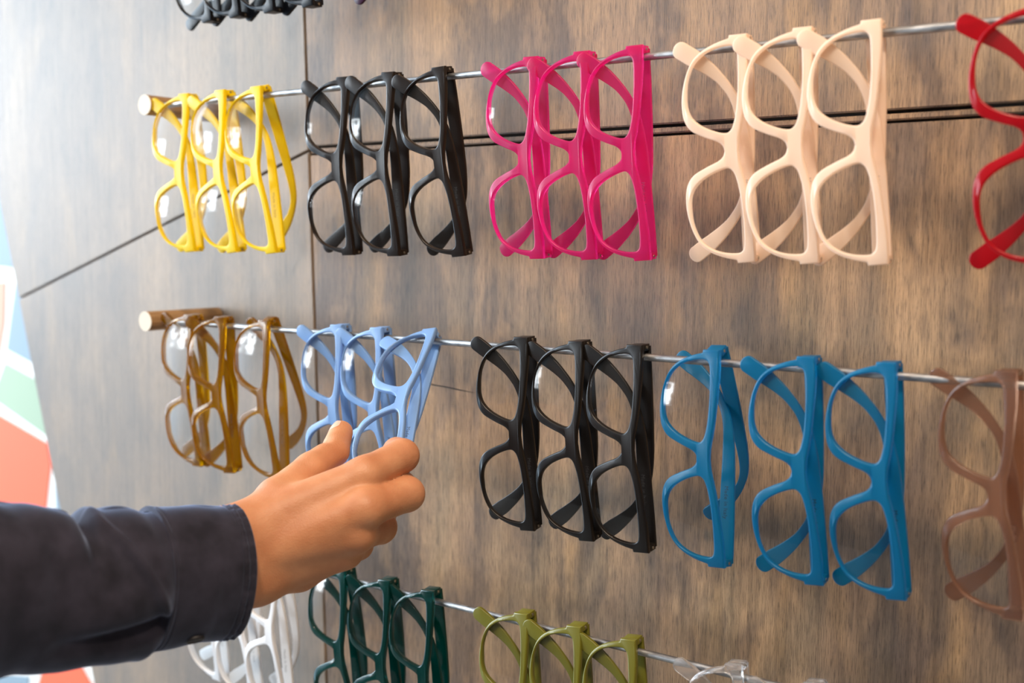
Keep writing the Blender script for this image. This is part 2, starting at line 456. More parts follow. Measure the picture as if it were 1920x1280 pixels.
# temple: x along its length from the hinge, y = up of the glasses, z = thickness
cl = catmull([(0, -6, 0), (20, -6.05, 0), (40, -6.2, 0), (62, -6.5, 0), (80, -7.1, 0), (95, -8.8, 0), (106, -12.4, 0), (116, -18.6, 0), (124, -26, 0), (131, -34.5, 0), (136, -41.5, 0), (139.5, -46.5, 0)], 6)
hwid = [(0, 5.9), (20, 5.7), (50, 5.1), (78, 4.2), (96, 3.2), (110, 2.7), (122, 3.2), (134, 4.5), (146, 5.7), (156, 5.7), (170, 5.3)]
def hw(s):
    for (a, x), (b_, y) in zip(hwid, hwid[1:]):
        if s <= b_: return x + (y - x) * max(0, (s - a)) / (b_ - a)
    return hwid[-1][1]
Lp, Rp, s = [], [], 0.0
for i, p in enumerate(cl):
    if i: s += (p - cl[i - 1]).length
    d = (cl[min(i + 1, len(cl) - 1)] - cl[max(i - 1, 0)]).normalized(); nrm = Vector((-d.y, d.x, 0))
    Lp.append(p + nrm * hw(s)); Rp.append(p - nrm * hw(s))
d = (cl[-1] - cl[-2]).normalized(); nrm = Vector((-d.y, d.x, 0)); w_ = hw(s)
tip = [cl[-1] + nrm * w_ * math.cos(a) + d * w_ * .85 * math.sin(a) for a in [math.pi * k / 10 for k in range(1, 10)]]
tout = Lp + tip + Rp[::-1]
ZP = -8.4                                            # mid-plane of the folded temple behind the hinge
def temple_mesh(mirror):
    bm = plate([tout], 1.45, .6, 2)
    bmesh.ops.subdivide_edges(bm, edges=[e for e in bm.edges if e.calc_length() > 14], cuts=2)
    for v in bm.verts:
        v.co.z += ZP
    vs, fs = add_box(bm, (-1.8, -11.8, ZP + .2), (2.9, -.35, .3))
    bevel_new(bm, vs, .5, 2)
    if mirror: bmesh.ops.scale(bm, vec=(-1, 1, 1), verts=bm.verts)
    bmesh.ops.scale(bm, vec=(MM,) * 3, verts=bm.verts)
    return bm_mesh('temple', bm, True, 38)
TEMPLE = {False: temple_mesh(False), True: temple_mesh(True)}
def hinge_mesh(mirror):
    bm = bmesh.new()
    add_cyl(bm, (.4, .05, -3.4), (.4, -.5, -3.4), 1.0, 16)
    add_cyl(bm, (4.1, -3.6, -1.3), (4.1, -8.4, -1.3), 1.1, 14)
    vs, fs = add_box(bm, (2.7, -7.6, -2.3), (4.3, -4.4, .4)); bevel_new(bm, vs, .2, 1)
    if mirror: bmesh.ops.scale(bm, vec=(-1, 1, 1), verts=bm.verts)
    bmesh.ops.scale(bm, vec=(MM,) * 3, verts=bm.verts)
    return bm_mesh('hinge', bm, True, 40)
HINGEM = {False: hinge_mesh(False), True: hinge_mesh(True)}
def print_mesh():
    cu = bpy.data.curves.new('txt', 'FONT'); cu.body = 'Made in Italy'; cu.size = 3.9; cu.extrude = .06; cu.space_character = 1.1
    o = bpy.data.objects.new('txt', cu); COL.objects.link(o)
    dg = bpy.context.evaluated_depsgraph_get(); dg.update()
    me = bpy.data.meshes.new_from_object(o.evaluated_get(dg)); bpy.data.objects.remove(o); bpy.data.curves.remove(cu)
    for v in me.vertices:                            # reads from the bend towards the hinge, on the inner face
        v.co = Vector(((-52 + v.co.x) * MM, (-7.9 + v.co.y) * MM, (ZP + 1.5 + v.co.z) * MM))
    me.name = 'temple_print'; return me
PRINTM = print_mesh()

def make_pair():
    root = empty('eyeglasses')
    obj('frame_front', FRONT, FR['yellow'], root)
    for k in (0, 1): obj('lens', LENSM[k], LENS, root)
    for mir in (False, True):
        t = obj('temple', TEMPLE[mir], FR['yellow'], root)
        t.location = ((71.4 if mir else -71.4) * MM, 0, -5.0 * MM)
        obj('hinge', HINGEM[mir], HINGE, t)
        if mir: obj('temple_print', PRINTM, PRINT['yellow'], t)
    return root
PROTO = make_pair(); used = [False]

def copy_pair():
    if not used[0]:
        used[0] = True; return PROTO
    r = PROTO.copy(); COL.objects.link(r)
    for ch in list(PROTO.children):
        c = ch.copy(); COL.objects.link(c); c.parent = r
        for gch in ch.children:
            d_ = gch.copy(); COL.objects.link(d_); d_.parent = c
    return r

R0 = Matrix(((0, 1, 0), (0, 0, -1), (-1, 0, 0)))
HPU = {0: 65, 1: 66, 2: 64.5, 3: 63}
def pose_matrix(row, X, tau, gam, psi):
    R = Matrix.Rotation(psi, 3, 'Z') @ Matrix.Rotation(gam, 3, 'Y') @ Matrix.Rotation(tau, 3, 'X') @ R0
    t = Vector((X, RY, ROD[row])) - R @ (Vector((-HPU[row], -6, -9.2)) * MM)
    return Matrix.Translation(t) @ R.to_4x4()

G = {'yellow': 'yellow glasses on the upper rail', 'black': 'black glasses on the upper rail', 'pink': 'pink glasses on the upper rail',
     'white': 'ivory glasses on the upper rail', 'red': None, 'amber': 'amber glasses on the middle rail', 'blue': 'powder blue glasses on the middle rail',
     'matt': 'black glasses on the middle rail', 'azure': 'azure glasses on the middle rail', 'brown': None, 'green': 'teal glasses on the lowest rail',
     'olive': 'olive glasses on the lowest rail', 'clear': 'clear glasses on the lowest rail', 'snow': 'white glasses on the lowest rail',
     'navy': 'dark glasses cut by the top of the frame', 'plum': None}
# colour, row, (X, tau, gam, psi), upper temple opening, lower temple closing, label
PAIRS = [
 ('yellow', 1, (-.0726, -.0283, -.0504, .1396), 0.13, .065, 'yellow glasses at the left end, hanging against the wooden peg of the upper rail'),
 ('yellow', 1, (-.0210, .0127, -.0684, .0608), 0.10, .065, 'middle one of the three yellow glasses on the upper rail'),
 ('yellow', 1, (.0267, .0337, -.0713, .0980), 0.30, .0, 'yellow glasses with a splayed temple, nearest the black glasses on the upper rail'),
 ('black', 1, (.1307, .0217, -.0134, .1290), 0.10, .065, 'black glasses hanging right beside the yellow ones on the upper rail'),
 ('black', 1, (.1809, .0321, -.0095, .0857), 0.11, .065, 'middle one of the three black glasses on the upper rail'),
 ('black', 1, (.2331, .0635, -.0899, .1309), 0.11, .065, 'black glasses on the upper rail, nearest to the pink ones'),
 ('pink', 1, (.3197, .0470, -.0180, .0501), 0.06, .065, 'bright pink glasses nearest the black ones on the upper rail'),
 ('pink', 1, (.3630, .0444, -.0318, .0926), 0.06, .065, 'middle one of the three bright pink glasses on the upper rail'),
 ('pink', 1, (.4055, .0365, -.0428, .0919), 0.06, .065, 'bright pink glasses nearest the ivory ones on the upper rail'),
 ('white', 1, (.4815, .0573, -.0478, .1150), 0.035, .065, 'ivory glasses on the upper rail, nearest to the pink ones'),
 ('white', 1, (.5245, .0356, -.0509, .1250), 0.035, .065, 'middle one of the three ivory glasses on the upper rail'),
 ('white', 1, (.5673, .0300, -.0574, .1136), 0.035, .065, 'ivory glasses on the upper rail, nearest to the red ones'),
 ('red', 1, (.6618, .0228, -.0723, .0796), 0.05, .065, 'red translucent glasses cut off by the right edge, on the upper rail'),
 ('amber', 2, (-.0716, .0508, .0066, .0269), .06, .05, 'amber glasses hanging closest to the wooden peg of the middle rail'),
 ('amber', 2, (-.0283, .0226, -.0331, .1792), .03, .05, 'middle one of the three amber glasses on the middle rail'),
 ('amber', 2, (.0325, .0608, -.0158, .0460), .36, -.08, 'amber glasses with both temples splayed, nearest the powder blue ones'),
 ('blue', 2, (.1214, .0098, -.0579, .1106), .05, .065, 'powder blue glasses behind the raised thumb, nearest the amber ones'),
 ('blue', 2, (.1672, .0170, -.0647, .0829), .05, .065, 'middle powder blue glasses, half hidden behind the pair in the hand'),
 ('blue', 2, None, .02, .065, 'powder blue glasses tilted on the middle rail and held between thumb and fingers'),
 ('matt', 2, (.3123, -.0034, -.0466, .1172), 0.07, .065, 'black glasses on the middle rail, nearest to the powder blue ones'),
 ('matt', 2, (.3617, .0132, -.0664, .0295), 0.07, .065, 'middle one of the three black glasses on the middle rail'),
 ('matt', 2, (.4100, -.0076, -.0562, .0274), 0.07, .065, 'black glasses on the middle rail, nearest to the azure ones'),
 ('azure', 2, (.4690, -.0141, -.0573, -.0400), .42, -.15, 'azure glasses with temples splayed apart, nearest the black ones'),
 ('azure', 2, (.5340, -.0059, -.0674, .0301), .04, .065, 'middle one of the three azure glasses on the middle rail'),
 ('azure', 2, (.5849, .0085, -.0737, -.0093), .03, .065, 'azure glasses on the middle rail, nearest to the pale brown ones'),
 ('brown', 2, (.6534, .0512, -.0554, -.1115), .03, .065, 'pale brown translucent glasses at the right edge, on the middle rail'),
 ('snow', 3, (-.0436, .0973, .0941, .0360), .05, .065, 'white glasses mostly hidden under the dark sleeve, leftmost on the lowest rail'),
 ('snow', 3, (-.0023, .0200, -.0300, .0800), .05, .065, 'middle one of the three white glasses below the cuff'),
 ('snow', 3, (.0400, .0200, -.0300, .0800), .16, .04, 'white glasses with a splayed temple, below the wrist, nearest the teal ones'),
 ('green', 3, (.1244, -.0084, -.1000, .0555), .12, .03, 'dark teal glasses on the lowest rail, right under the hand'),
 ('green', 3, (.1742, -.0140, -.0730, .1000), .08, .05, 'middle one of the three dark teal glasses on the lowest rail'),
 ('green', 3, (.2211, -.0117, -.0680, .0894), .10, .05, 'dark teal glasses on the lowest rail, nearest to the olive ones'),
 ('olive', 3, (.3146, -.0095, -.0800, .0793), 0.07, .065, 'olive green glasses on the lowest rail, nearest to the teal ones'),
 ('olive', 3, (.3624, -.0141, -.0800, .0855), 0.07, .065, 'middle one of the three olive green glasses on the lowest rail'),
 ('olive', 3, (.4087, -.0180, -.1000, .0660), 0.07, .065, 'olive green glasses on the lowest rail, nearest to the clear ones'),
 ('clear', 3, (.4898, -.0193, -.1100, .0621), .04, .065, 'clear colourless glasses on the lowest rail, nearest to the olive ones'),
 ('clear', 3, (.5449, -.0324, -.1200, .0657), .04, .065, 'clear colourless glasses at the bottom edge, only the top corner in view'),
 ('navy', 0, (-.0419, -.0088, -.0415, .0754), .04, .065, 'leftmost of the dark glasses cut by the top edge, above the yellow ones'),
 ('navy', 0, (-.0045, -.0169, -.0454, .1000), .04, .065, 'second from left of the dark glasses cut by the top edge'),
 ('navy', 0, (.0390, -.0027, -.0388, .0764), .04, .065, 'third from left of the dark glasses cut by the top edge'),
 ('navy', 0, (.0854, .0098, -.0337, .0784), .04, .065, 'rightmost dark glasses cut by the top edge, beside the upright seam'),
 ('plum', 0, (.1700, .0461, -.0218, .0837), .04, .065, 'plum purple glasses of which only a temple tip shows at the top edge'),
]
HELD = (Vector((.2435, -.1198, -.2465)), (-.7891, -.1642, .2515))
for col, row, q, op, clo, lab in PAIRS:
    r = copy_pair()
    if q: r.matrix_world = pose_matrix(row, *q)
    else:
        ta, ga, ps = HELD[1]
        R = Matrix.Rotation(ps, 3, 'Z') @ Matrix.Rotation(ga, 3, 'Y') @ Matrix.Rotation(ta, 3, 'X') @ R0
        r.matrix_world = Matrix.Translation(HELD[0]) @ R.to_4x4()
    tag(r, lab, 'glasses', G[col])
    first = True
    for ch in r.children:
        nm = ch.name.split('.')[0]
        if nm == 'frame_front': setmat(ch, FR[col])
        if nm == 'temple':
            setmat(ch, FR[col])
            mirrored = ch.location.x > 0
            ch.rotation_euler = (0, clo if mirrored else op, 0)
            for gg in ch.children:
                if gg.name.split('.')[0] == 'temple_print': setmat(gg, PRINT[col])

#HAND_BEGIN
# ------------------------------------------------------------------ the person's arm
# joint positions in millimetres (world)
J = {
    'farm':(211.6, -351.6, -335.5),
    'wr_t':(225.2, -268.5, -318.8),
    'wr_m':(227.8, -268.4, -334.4),
    'wr_b':(227.7, -267.7, -349.2),
    'i0':(270.9, -207.5, -286.5),
    'i1':(273.4, -171.5, -278.5),
    'i2':(255.7, -157.1, -279.7),
    'i3':(241.4, -145.7, -285.5),
    'm0':(283.0, -219.6, -305.8),
    'm1':(285.5, -180.4, -302.8),
    'm2':(266.8, -165.3, -302.0),
    'm3':(251.1, -154.3, -302.1),
    'r0':(276.0, -221.7, -323.6),
    'r1':(263.7, -184.2, -329.1),
    'r2':(250.9, -168.3, -325.7),
    'r3':(238.7, -160.6, -322.7),
    'p0':(263.4, -221.1, -337.7),
    'p1':(249.8, -192.0, -342.8),
    'p2':(241.0, -177.0, -340.1),
    'p3':(229.5, -168.7, -336.5),
    't0':(224.7, -245.9, -302.1),
    't1':(224.9, -213.3, -287.6),
    't2':(222.2, -187.1, -279.0),
    't3':(211.5, -168.9, -268.5),
    'pal1':(235.4, -215.3, -316.3),
    'pal2':(234.9, -235.8, -352.7),
    'th1':(216.0, -224.6, -309.7),
}
J = {k: np.array(v) for k, v in J.items()}
lo = np.min(list(J.values()), axis=0) - 40; hi = np.max(list(J.values()), axis=0) + 30
VOX = 1.25
ax_ = [np.arange(lo[i], hi[i], VOX) for i in range(3)]
GX, GY, GZ = np.meshgrid(*ax_, indexing='ij')
def cap(a, b, ra, rb):
    a, b = np.asarray(a, float), np.asarray(b, float)
    d = b - a; L2 = d @ d
    t = np.clip(((GX - a[0]) * d[0] + (GY - a[1]) * d[1] + (GZ - a[2]) * d[2]) / L2, 0, 1)
    return np.sqrt((GX - a[0] - t * d[0]) ** 2 + (GY - a[1] - t * d[1]) ** 2 + (GZ - a[2] - t * d[2]) ** 2) - (ra + (rb - ra) * t)
def smin(a, b, k):
    h = np.clip(.5 + .5 * (b - a) / k, 0, 1)
    return b + (a - b) * h - k * h * (1 - h)
def chain(names, radii, k=3.0):
    f = None
    for (n0, n1), (r0, r1) in zip(zip(names, names[1:]), zip(radii, radii[1:])):
        c = cap(J[n0], J[n1], r0, r1)
        f = c if f is None else smin(f, c, k)
    return f
FWD = np.array((-.578, .811, -.093)); UPV = np.array((-.058, .072, .996)); RTV = np.array((.814, .581, .005))
# palm, wrist and forearm
palm = cap(J['wr_t'], J['i0'], 19, 12.0)
for a, b, ra, rb in (('wr_m', 'm0', 19.5, 12.5), ('wr_m', 'r0', 19, 12.2), ('wr_b', 'p0', 18.5, 11.2)):
    palm = smin(palm, cap(J[a], J[b], ra, rb), 7)
palm = smin(palm, cap(J['wr_b'] + FWD * 3, J['pal2'], 17, 13.5), 8)
palm = smin(palm, cap(J['pal2'], J['p0'] + FWD * 4, 13.5, 11), 8)
palm = smin(palm, cap(J['th1'], J['pal1'], 12, 11), 9)
for o_ in (-16, 0, 16):
    w0 = J['wr_m'] + UPV * o_ * .95
    palm = smin(palm, cap(J['farm'] + UPV * o_, w0, 22, 19.5), 8)
thumb = smin(cap(J['wr_t'] + FWD * 4, J['t0'], 16, 13.5), chain(['t0', 't1', 't2', 't3'], [13.5, 12.0, 10.4, 8.7]), 5)
hand = smin(palm, thumb, 7)
fing = []   # index, middle, ring, little finger
for n_, rr in (('i', [12.2, 11.9, 10.0, 8.4]), ('m', [12.6, 12.2, 10.4, 8.6]), ('r', [12.2, 11.6, 9.8, 8.2]), ('p', [11, 10.2, 8.6, 7.2])):
    fing.append(chain([n_ + str(i) for i in range(4)], rr, 3))
fu = fing[0]
for f_, k_ in zip(fing[1:], (1.2, 1.6, 4.0)): fu = smin(fu, f_, k_)
hand = smin(hand, fu, 6.5)
# crease where the index finger and the middle finger part, and at the web of the thumb
def groove(pts, r, depth):
    global hand
    for a, b in zip(pts, pts[1:]):
        c = cap(a, b, r, r)
        hand = np.maximum(hand, -(c + (r - depth)) ) if False else hand + depth * np.exp(-np.clip(c + r, 0, None) ** 2 / (r * r))
nearP = lambda k, u=0, r_=0, f=0: J[k] + UPV * u + RTV * r_ + FWD * f
groove([nearP('i0', -11, 14, -6), nearP('i0', -10, 2, -12)], 3.0, .7)
# wrinkles over the thumb joint and over the bent finger joints
ta = J['t3'] - J['t2']; ta /= np.linalg.norm(ta)
tn = -.62 * RTV + .30 * UPV - .72 * FWD; tn -= ta * (tn @ ta); tn /= np.linalg.norm(tn); tb = np.cross(ta, tn)
def arc(c, n, b, r, ang=.6):
    return [c + (n * math.cos(a) + b * math.sin(a)) * r for a in (-ang, -ang / 2, 0, ang / 2, ang)]
for q, dp in ((-4.2, .7), (-1.6, .9), (1.2, .9), (4.0, .6)):
    groove(arc(J['t2'] + ta * q, tn, tb, 10.3), 1.5, dp)
for k in ('i1', 'm1', 'r1'):
    n_ = -.72 * FWD + .69 * RTV; fd = .69 * FWD + .72 * RTV
    for q in (-4.5, -1.5, 1.5, 4.5):
        groove(arc(J[k] - FWD * 0 + fd * q * .8, n_, UPV, 11.7 - abs(q) * .25, .5), 1.3, .45)

def surface_nets(F, ax, h):
    S = F < 0
    nx, ny, nz = [n - 1 for n in F.shape]
    cnt = np.zeros((nx, ny, nz)); acc = np.zeros((3, nx, ny, nz))
    idx = np.indices((nx, ny, nz)).astype(float)
    cor = [(i, j, k) for i in (0, 1) for j in (0, 1) for k in (0, 1)]
    g_ = lambda A, c: A[c[0]:c[0] + nx, c[1]:c[1] + ny, c[2]:c[2] + nz]
    for a in cor:
        for d_ in range(3):
            if a[d_]: continue
            b = list(a); b[d_] = 1; b = tuple(b)
            fa, fb = g_(F, a), g_(F, b)
            m = g_(S, a) != g_(S, b)
            t = np.where(m, fa / np.where(m, fa - fb, 1), 0)
            cnt += m
            for e in range(3):
                acc[e] += np.where(m, a[e] + (t if e == d_ else 0), 0)
    act = cnt > 0
    vid = -np.ones(act.shape, int); vid[act] = np.arange(act.sum())
    V = np.stack([ax[e][0] + h * (idx[e][act] + acc[e][act] / cnt[act]) for e in range(3)], 1)
    Q = []
    for d_ in range(3):
        u, v = (d_ + 1) % 3, (d_ + 2) % 3
        sl0 = [slice(1, n) for n in (nx, ny, nz)]; sl0[d_] = slice(0, (nx, ny, nz)[d_])
        sl1 = list(sl0); sl1[d_] = slice(1, (nx, ny, nz)[d_] + 1)
        s0, s1 = S[tuple(sl0)], S[tuple(sl1)]
        m = s0 != s1
        P = np.argwhere(m); P = P + np.array([0 if e == d_ else 1 for e in range(3)])
        def cell(du, dv):
            c = P.copy(); c[:, u] -= du; c[:, v] -= dv
            return vid[c[:, 0], c[:, 1], c[:, 2]]
        q = np.stack([cell(1, 1), cell(0, 1), cell(0, 0), cell(1, 0)], 1)
        fl = ~s0[m]
        q[fl] = q[fl][:, ::-1]
        Q.append(q)
    return V, np.concatenate(Q)
HV, HQ = surface_nets(hand, ax_, VOX)
me = mesh_from('arm', HV * MM, HQ.tolist())
bm = bmesh.new(); bm.from_mesh(me)
for _ in range(3): bmesh.ops.smooth_vert(bm, verts=bm.verts, factor=.5, use_axis_x=True, use_axis_y=True, use_axis_z=True)
bmesh.ops.recalc_face_normals(bm, faces=bm.faces)
bm.to_mesh(me); bm.free()
me.polygons.foreach_set('use_smooth', [True] * len(me.polygons))
person = empty('person', (.2, -.42, -.33))
tag(person, "person's left arm in a dark navy shirt sleeve, pinching the powder blue glasses", 'person')
bpy.context.view_layer.update()
def place(o):
    o.matrix_parent_inverse = o.parent.matrix_world.inverted(); return o
SKIN = skin_material()
arm = obj('arm', me, SKIN, person); arm.matrix_parent_inverse = Matrix.Translation((-.2, .42, .33))
# thumbnail: a curved plate lying on the thumb
NV, NF = [], []; NU, NW = 12, 10
for layer in (0, 1):
    for i in range(NU + 1):
        for j in range(NW + 1):
            u_ = i / NU; a = (j / NW - .5) * 2
            hw_ = .74 * (1 - .35 * max(0, (u_ - .6) / .4) ** 2) * (1 - .25 * max(0, (.25 - u_) / .25) ** 2)
            ang = a * hw_
            r_ = (8.7 + .55 - .9 * layer) * (1 - .055 * u_)
            end = (1 - .22 * a * a)
            p = J['t3'] + ta * (-5.2 + 12.2 * (u_ - .5) * end + 4.6) + (tn * math.cos(ang) + tb * math.sin(ang)) * r_ - tn * (2.6 * max(0, u_ - .35) ** 1.6)
            NV.append(p * MM)
st_ = (NU + 1) * (NW + 1)
for i in range(NU):
    for j in range(NW):
        a = i * (NW + 1) + j; q = (a, a + 1, a + NW + 2, a + NW + 1)
        NF.append(q); NF.append(tuple(x + st_ for x in q[::-1]))
for i in range(NU):
    for a in (i * (NW + 1), i * (NW + 1) + NW): NF.append((a, a + NW + 1, a + NW + 1 + st_, a + st_))
for j in range(NW):
    for a in (j, NU * (NW + 1) + j): NF.append((a, a + 1, a + 1 + st_, a + st_))
me = mesh_from('thumbnail', NV, NF, True, 60)
bm = bmesh.new(); bm.from_mesh(me); bmesh.ops.recalc_face_normals(bm, faces=bm.faces); bm.to_mesh(me); bm.free()
nail = simple('nail', (230, 178, 156), .25); nl = obj('thumbnail', me, nail, arm)

# shirt sleeve: lofted along the forearm
AX = catmull([(179, -640, -283), (195.1, -502.2, -308.3), (199.5, -430.5, -323.5), (206.0, -389.9, -333.3), (215.1, -340.6, -336.6), (226.8, -288.5, -342.4)], 20)
AS = catmull([(-520, 0, 0), (-260, 0, 0), (0, 0, 0), (135, 0, 0), (285, 0, 0), (432, 0, 0)], 20)
def axis_at(s):
    for (a, b, p, q) in zip(AS, AS[1:], AX, AX[1:]):
        if s <= b.x: k = (s - a.x) / (b.x - a.x); return p.lerp(q, k)
    return AX[-1] + (AX[-1] - AX[-2]) * ((s - AS[-1].x) / (AS[-1].x - AS[-2].x))
def frame_at(s):
    c = axis_at(s); d = (axis_at(s + 12) - axis_at(s - 12)).normalized()
    u = Vector((0, 0, 1)); u = (u - d * u.dot(d)).normalized(); n = u.cross(d)
    if n.dot(Vector(FWD)) > 0: n = -n
    return c, d, u, n
def interp(tab, s):
    for (a, x), (b, y) in zip(tab, tab[1:]):
        if s <= b:
            k = max(0, min(1, (s - a) / (b - a))); k = k * k * (3 - 2 * k); return x + (y - x) * k
    return tab[-1][1]
ss = lambda x: x * x * (3 - 2 * x)
bump1 = lambda x, w: math.exp(-(x / w) ** 2)
def angd(a, b): return (a - b + 180) % 360 - 180
def sleeve_r(s, th):
    r = interp([(-520, 60), (-260, 55), (0, 49.5), (60, 47.5), (110, 46), (150, 45.5), (200, 46.5), (250, 46.5), (288, 42.5)], s)
    deg = math.degrees(th)
    r += -7.5 * bump1(s - (126 + .10 * angd(deg, 0)), 16) * bump1(angd(deg, 8), 42)        # pinch on top
    r += 4.2 * bump1(s - 158, 20) * bump1(angd(deg, 0), 55)
    r += -3.0 * bump1(s - 262, 16) * bump1(angd(deg, 5), 45)
    r += 1.6 * bump1(s - 215, 30) * bump1(angd(deg, 0), 60)
    line = 168 + (deg - 30) * 1.25                                                            # diagonal crease
    w_ = max(0, min(1, (deg - 10) / 25)) * max(0, min(1, (128 - deg) / 20))
    dl_ = s - line
    r += w_ * (3.0 * bump1(dl_ - 5, 9) - 2.0 * bump1(dl_ + 14, 16))
    pock = 122 + (s - 100) * -.035                                                           # long tuck below
    k = max(0, min(1, (s - 60) / 120)) * max(0, min(1, (292 - s) / 25))
    r += k * (-8.0 * bump1(angd(deg, pock), 8) + 2.4 * bump1(angd(deg, pock - 22), 14) + 1.5 * bump1(angd(deg, pock + 26), 16))
    r += 2.2 * bump1(s - 255, 22) * bump1(angd(deg, 180), 40)
    r += 1.4 * math.sin(s * .021 + deg * .035) * bump1(angd(deg, 60), 60) + .5 * math.sin(s * .05 - deg * .06)
    return r
def loft(name, stations, rfun, nth, mat, parent, flat=.80, angle=60):
    V, Fc = [], []
    for s in stations:
        c, d, u, n = frame_at(s[0] if isinstance(s, tuple) else s)
        for j in range(nth):
            th = 2 * math.pi * j / nth
            r = rfun(s, th)
            V.append((c + u * (r * math.cos(th)) + n * (r * flat * math.sin(th))) * MM)
    for i in range(len(stations) - 1):
        for j in range(nth):
            a = i * nth + j; b = i * nth + (j + 1) % nth
            Fc.append((a, b, b + nth, a + nth))
    me = mesh_from(name, V, Fc, True, angle)
    bm = bmesh.new(); bm.from_mesh(me); bmesh.ops.recalc_face_normals(bm, faces=bm.faces); bm.to_mesh(me); bm.free()
    return obj(name, me, mat, parent)
NAVY = cloth_material('navy_cotton', (44, 42, 53))
sl = loft('shirt_sleeve', [-500 + 5 * i for i in range(158)] + [288], sleeve_r, 150, NAVY, person)
sl.matrix_parent_inverse = Matrix.Translation((-.2, .42, .33))
# cuff: closed shell with turned edge; station = (s, layer) ; stitching pressed in as two lines
cs = [(278 + 2.0 * i, 0) for i in range(int((432 - 278) / 2) + 1)]
cs = [(277, 2), (278, 1)] + cs[1:] + [(433.0, 3), (433.4, 4), (433.0, 5), (431, 6)] + [(431 - 12 * i, 6) for i in range(1, 11)]
def cuff_r(st, th):
    s, lay = st; deg = math.degrees(th)
    b = interp([(277, 45.2), (300, 44.6), (340, 44.0), (400, 43.4), (434, 43.2)], s)
    b += .5 * math.sin(s * .06 + deg * .05) + .6 * math.sin(deg * .09 + 1) * .5
    b += .7 * bump1(s - 330, 18) * bump1(angd(deg, 60), 25) - .9 * bump1(s - 372, 10) * bump1(angd(deg, 100), 40)
    if lay == 0:
        for e in (421, 409, 286): b -= .9 * bump1(s - e, 1.8)
        for e in (427, 415): b += .5 * bump1(s - e, 3.5) * (1 + .8 * math.sin(deg * .9) + .5 * math.sin(deg * .37))
        b += .3 * math.sin(deg * .45) * bump1(s - 424, 14)
    return b - {0: 0, 1: .1, 2: 3.5, 3: .25, 4: .9, 5: 1.6, 6: 2.1}[lay]
cf = loft('cuff', cs, cuff_r, 160, NAVY, sl, .80, 75)
# button with rim and four holes
bc, bd, bu, bn = frame_at(343); th = math.radians(141)
bdir = (bu * math.cos(th) + bn * math.sin(th) * .8).normalized()
bpos = bc + bu * (44.3 * math.cos(th)) + bn * (44.3 * .8 * math.sin(th))
bm = bmesh.new()
prof = [(0, -.6), (5.4, -.6), (5.8, .2), (5.6, 1.3), (5.0, 1.7), (4.3, 1.3), (2.0, 1.0), (0.0, 1.0)]
q_ = bdir.orthogonal().normalized(); p_ = bdir.cross(q_); n_ = 32; rings = []
for r_, h_ in prof:
    if r_ == 0: rings.append([bm.verts.new((bpos + bdir * h_) * MM)])
    else: rings.append([bm.verts.new((bpos + bdir * h_ + (q_ * math.cos(2 * math.pi * i / n_) + p_ * math.sin(2 * math.pi * i / n_)) * r_) * MM) for i in range(n_)])
for A, B in zip(rings, rings[1:]):
    for i in range(n_):
        j = (i + 1) % n_
        if len(A) == 1: bm.faces.new((A[0], B[i], B[j]))
        elif len(B) == 1: bm.faces.new((A[i], A[j], B[0]))
        else: bm.faces.new((A[i], A[j], B[j], B[i]))
for sx_, sy_ in ((1, 1), (1, -1), (-1, 1), (-1, -1)):
    c_ = bpos + q_ * 1.3 * sx_ + p_ * 1.3 * sy_
    add_cyl(bm, (c_ + bdir * .9) * MM, (c_ + bdir * 1.12) * MM, .5 * MM, 8)
obj('button', bm_mesh('button', bm, True, 50), simple('button_plastic', (26, 24, 28), .6), sl)
#HAND_END

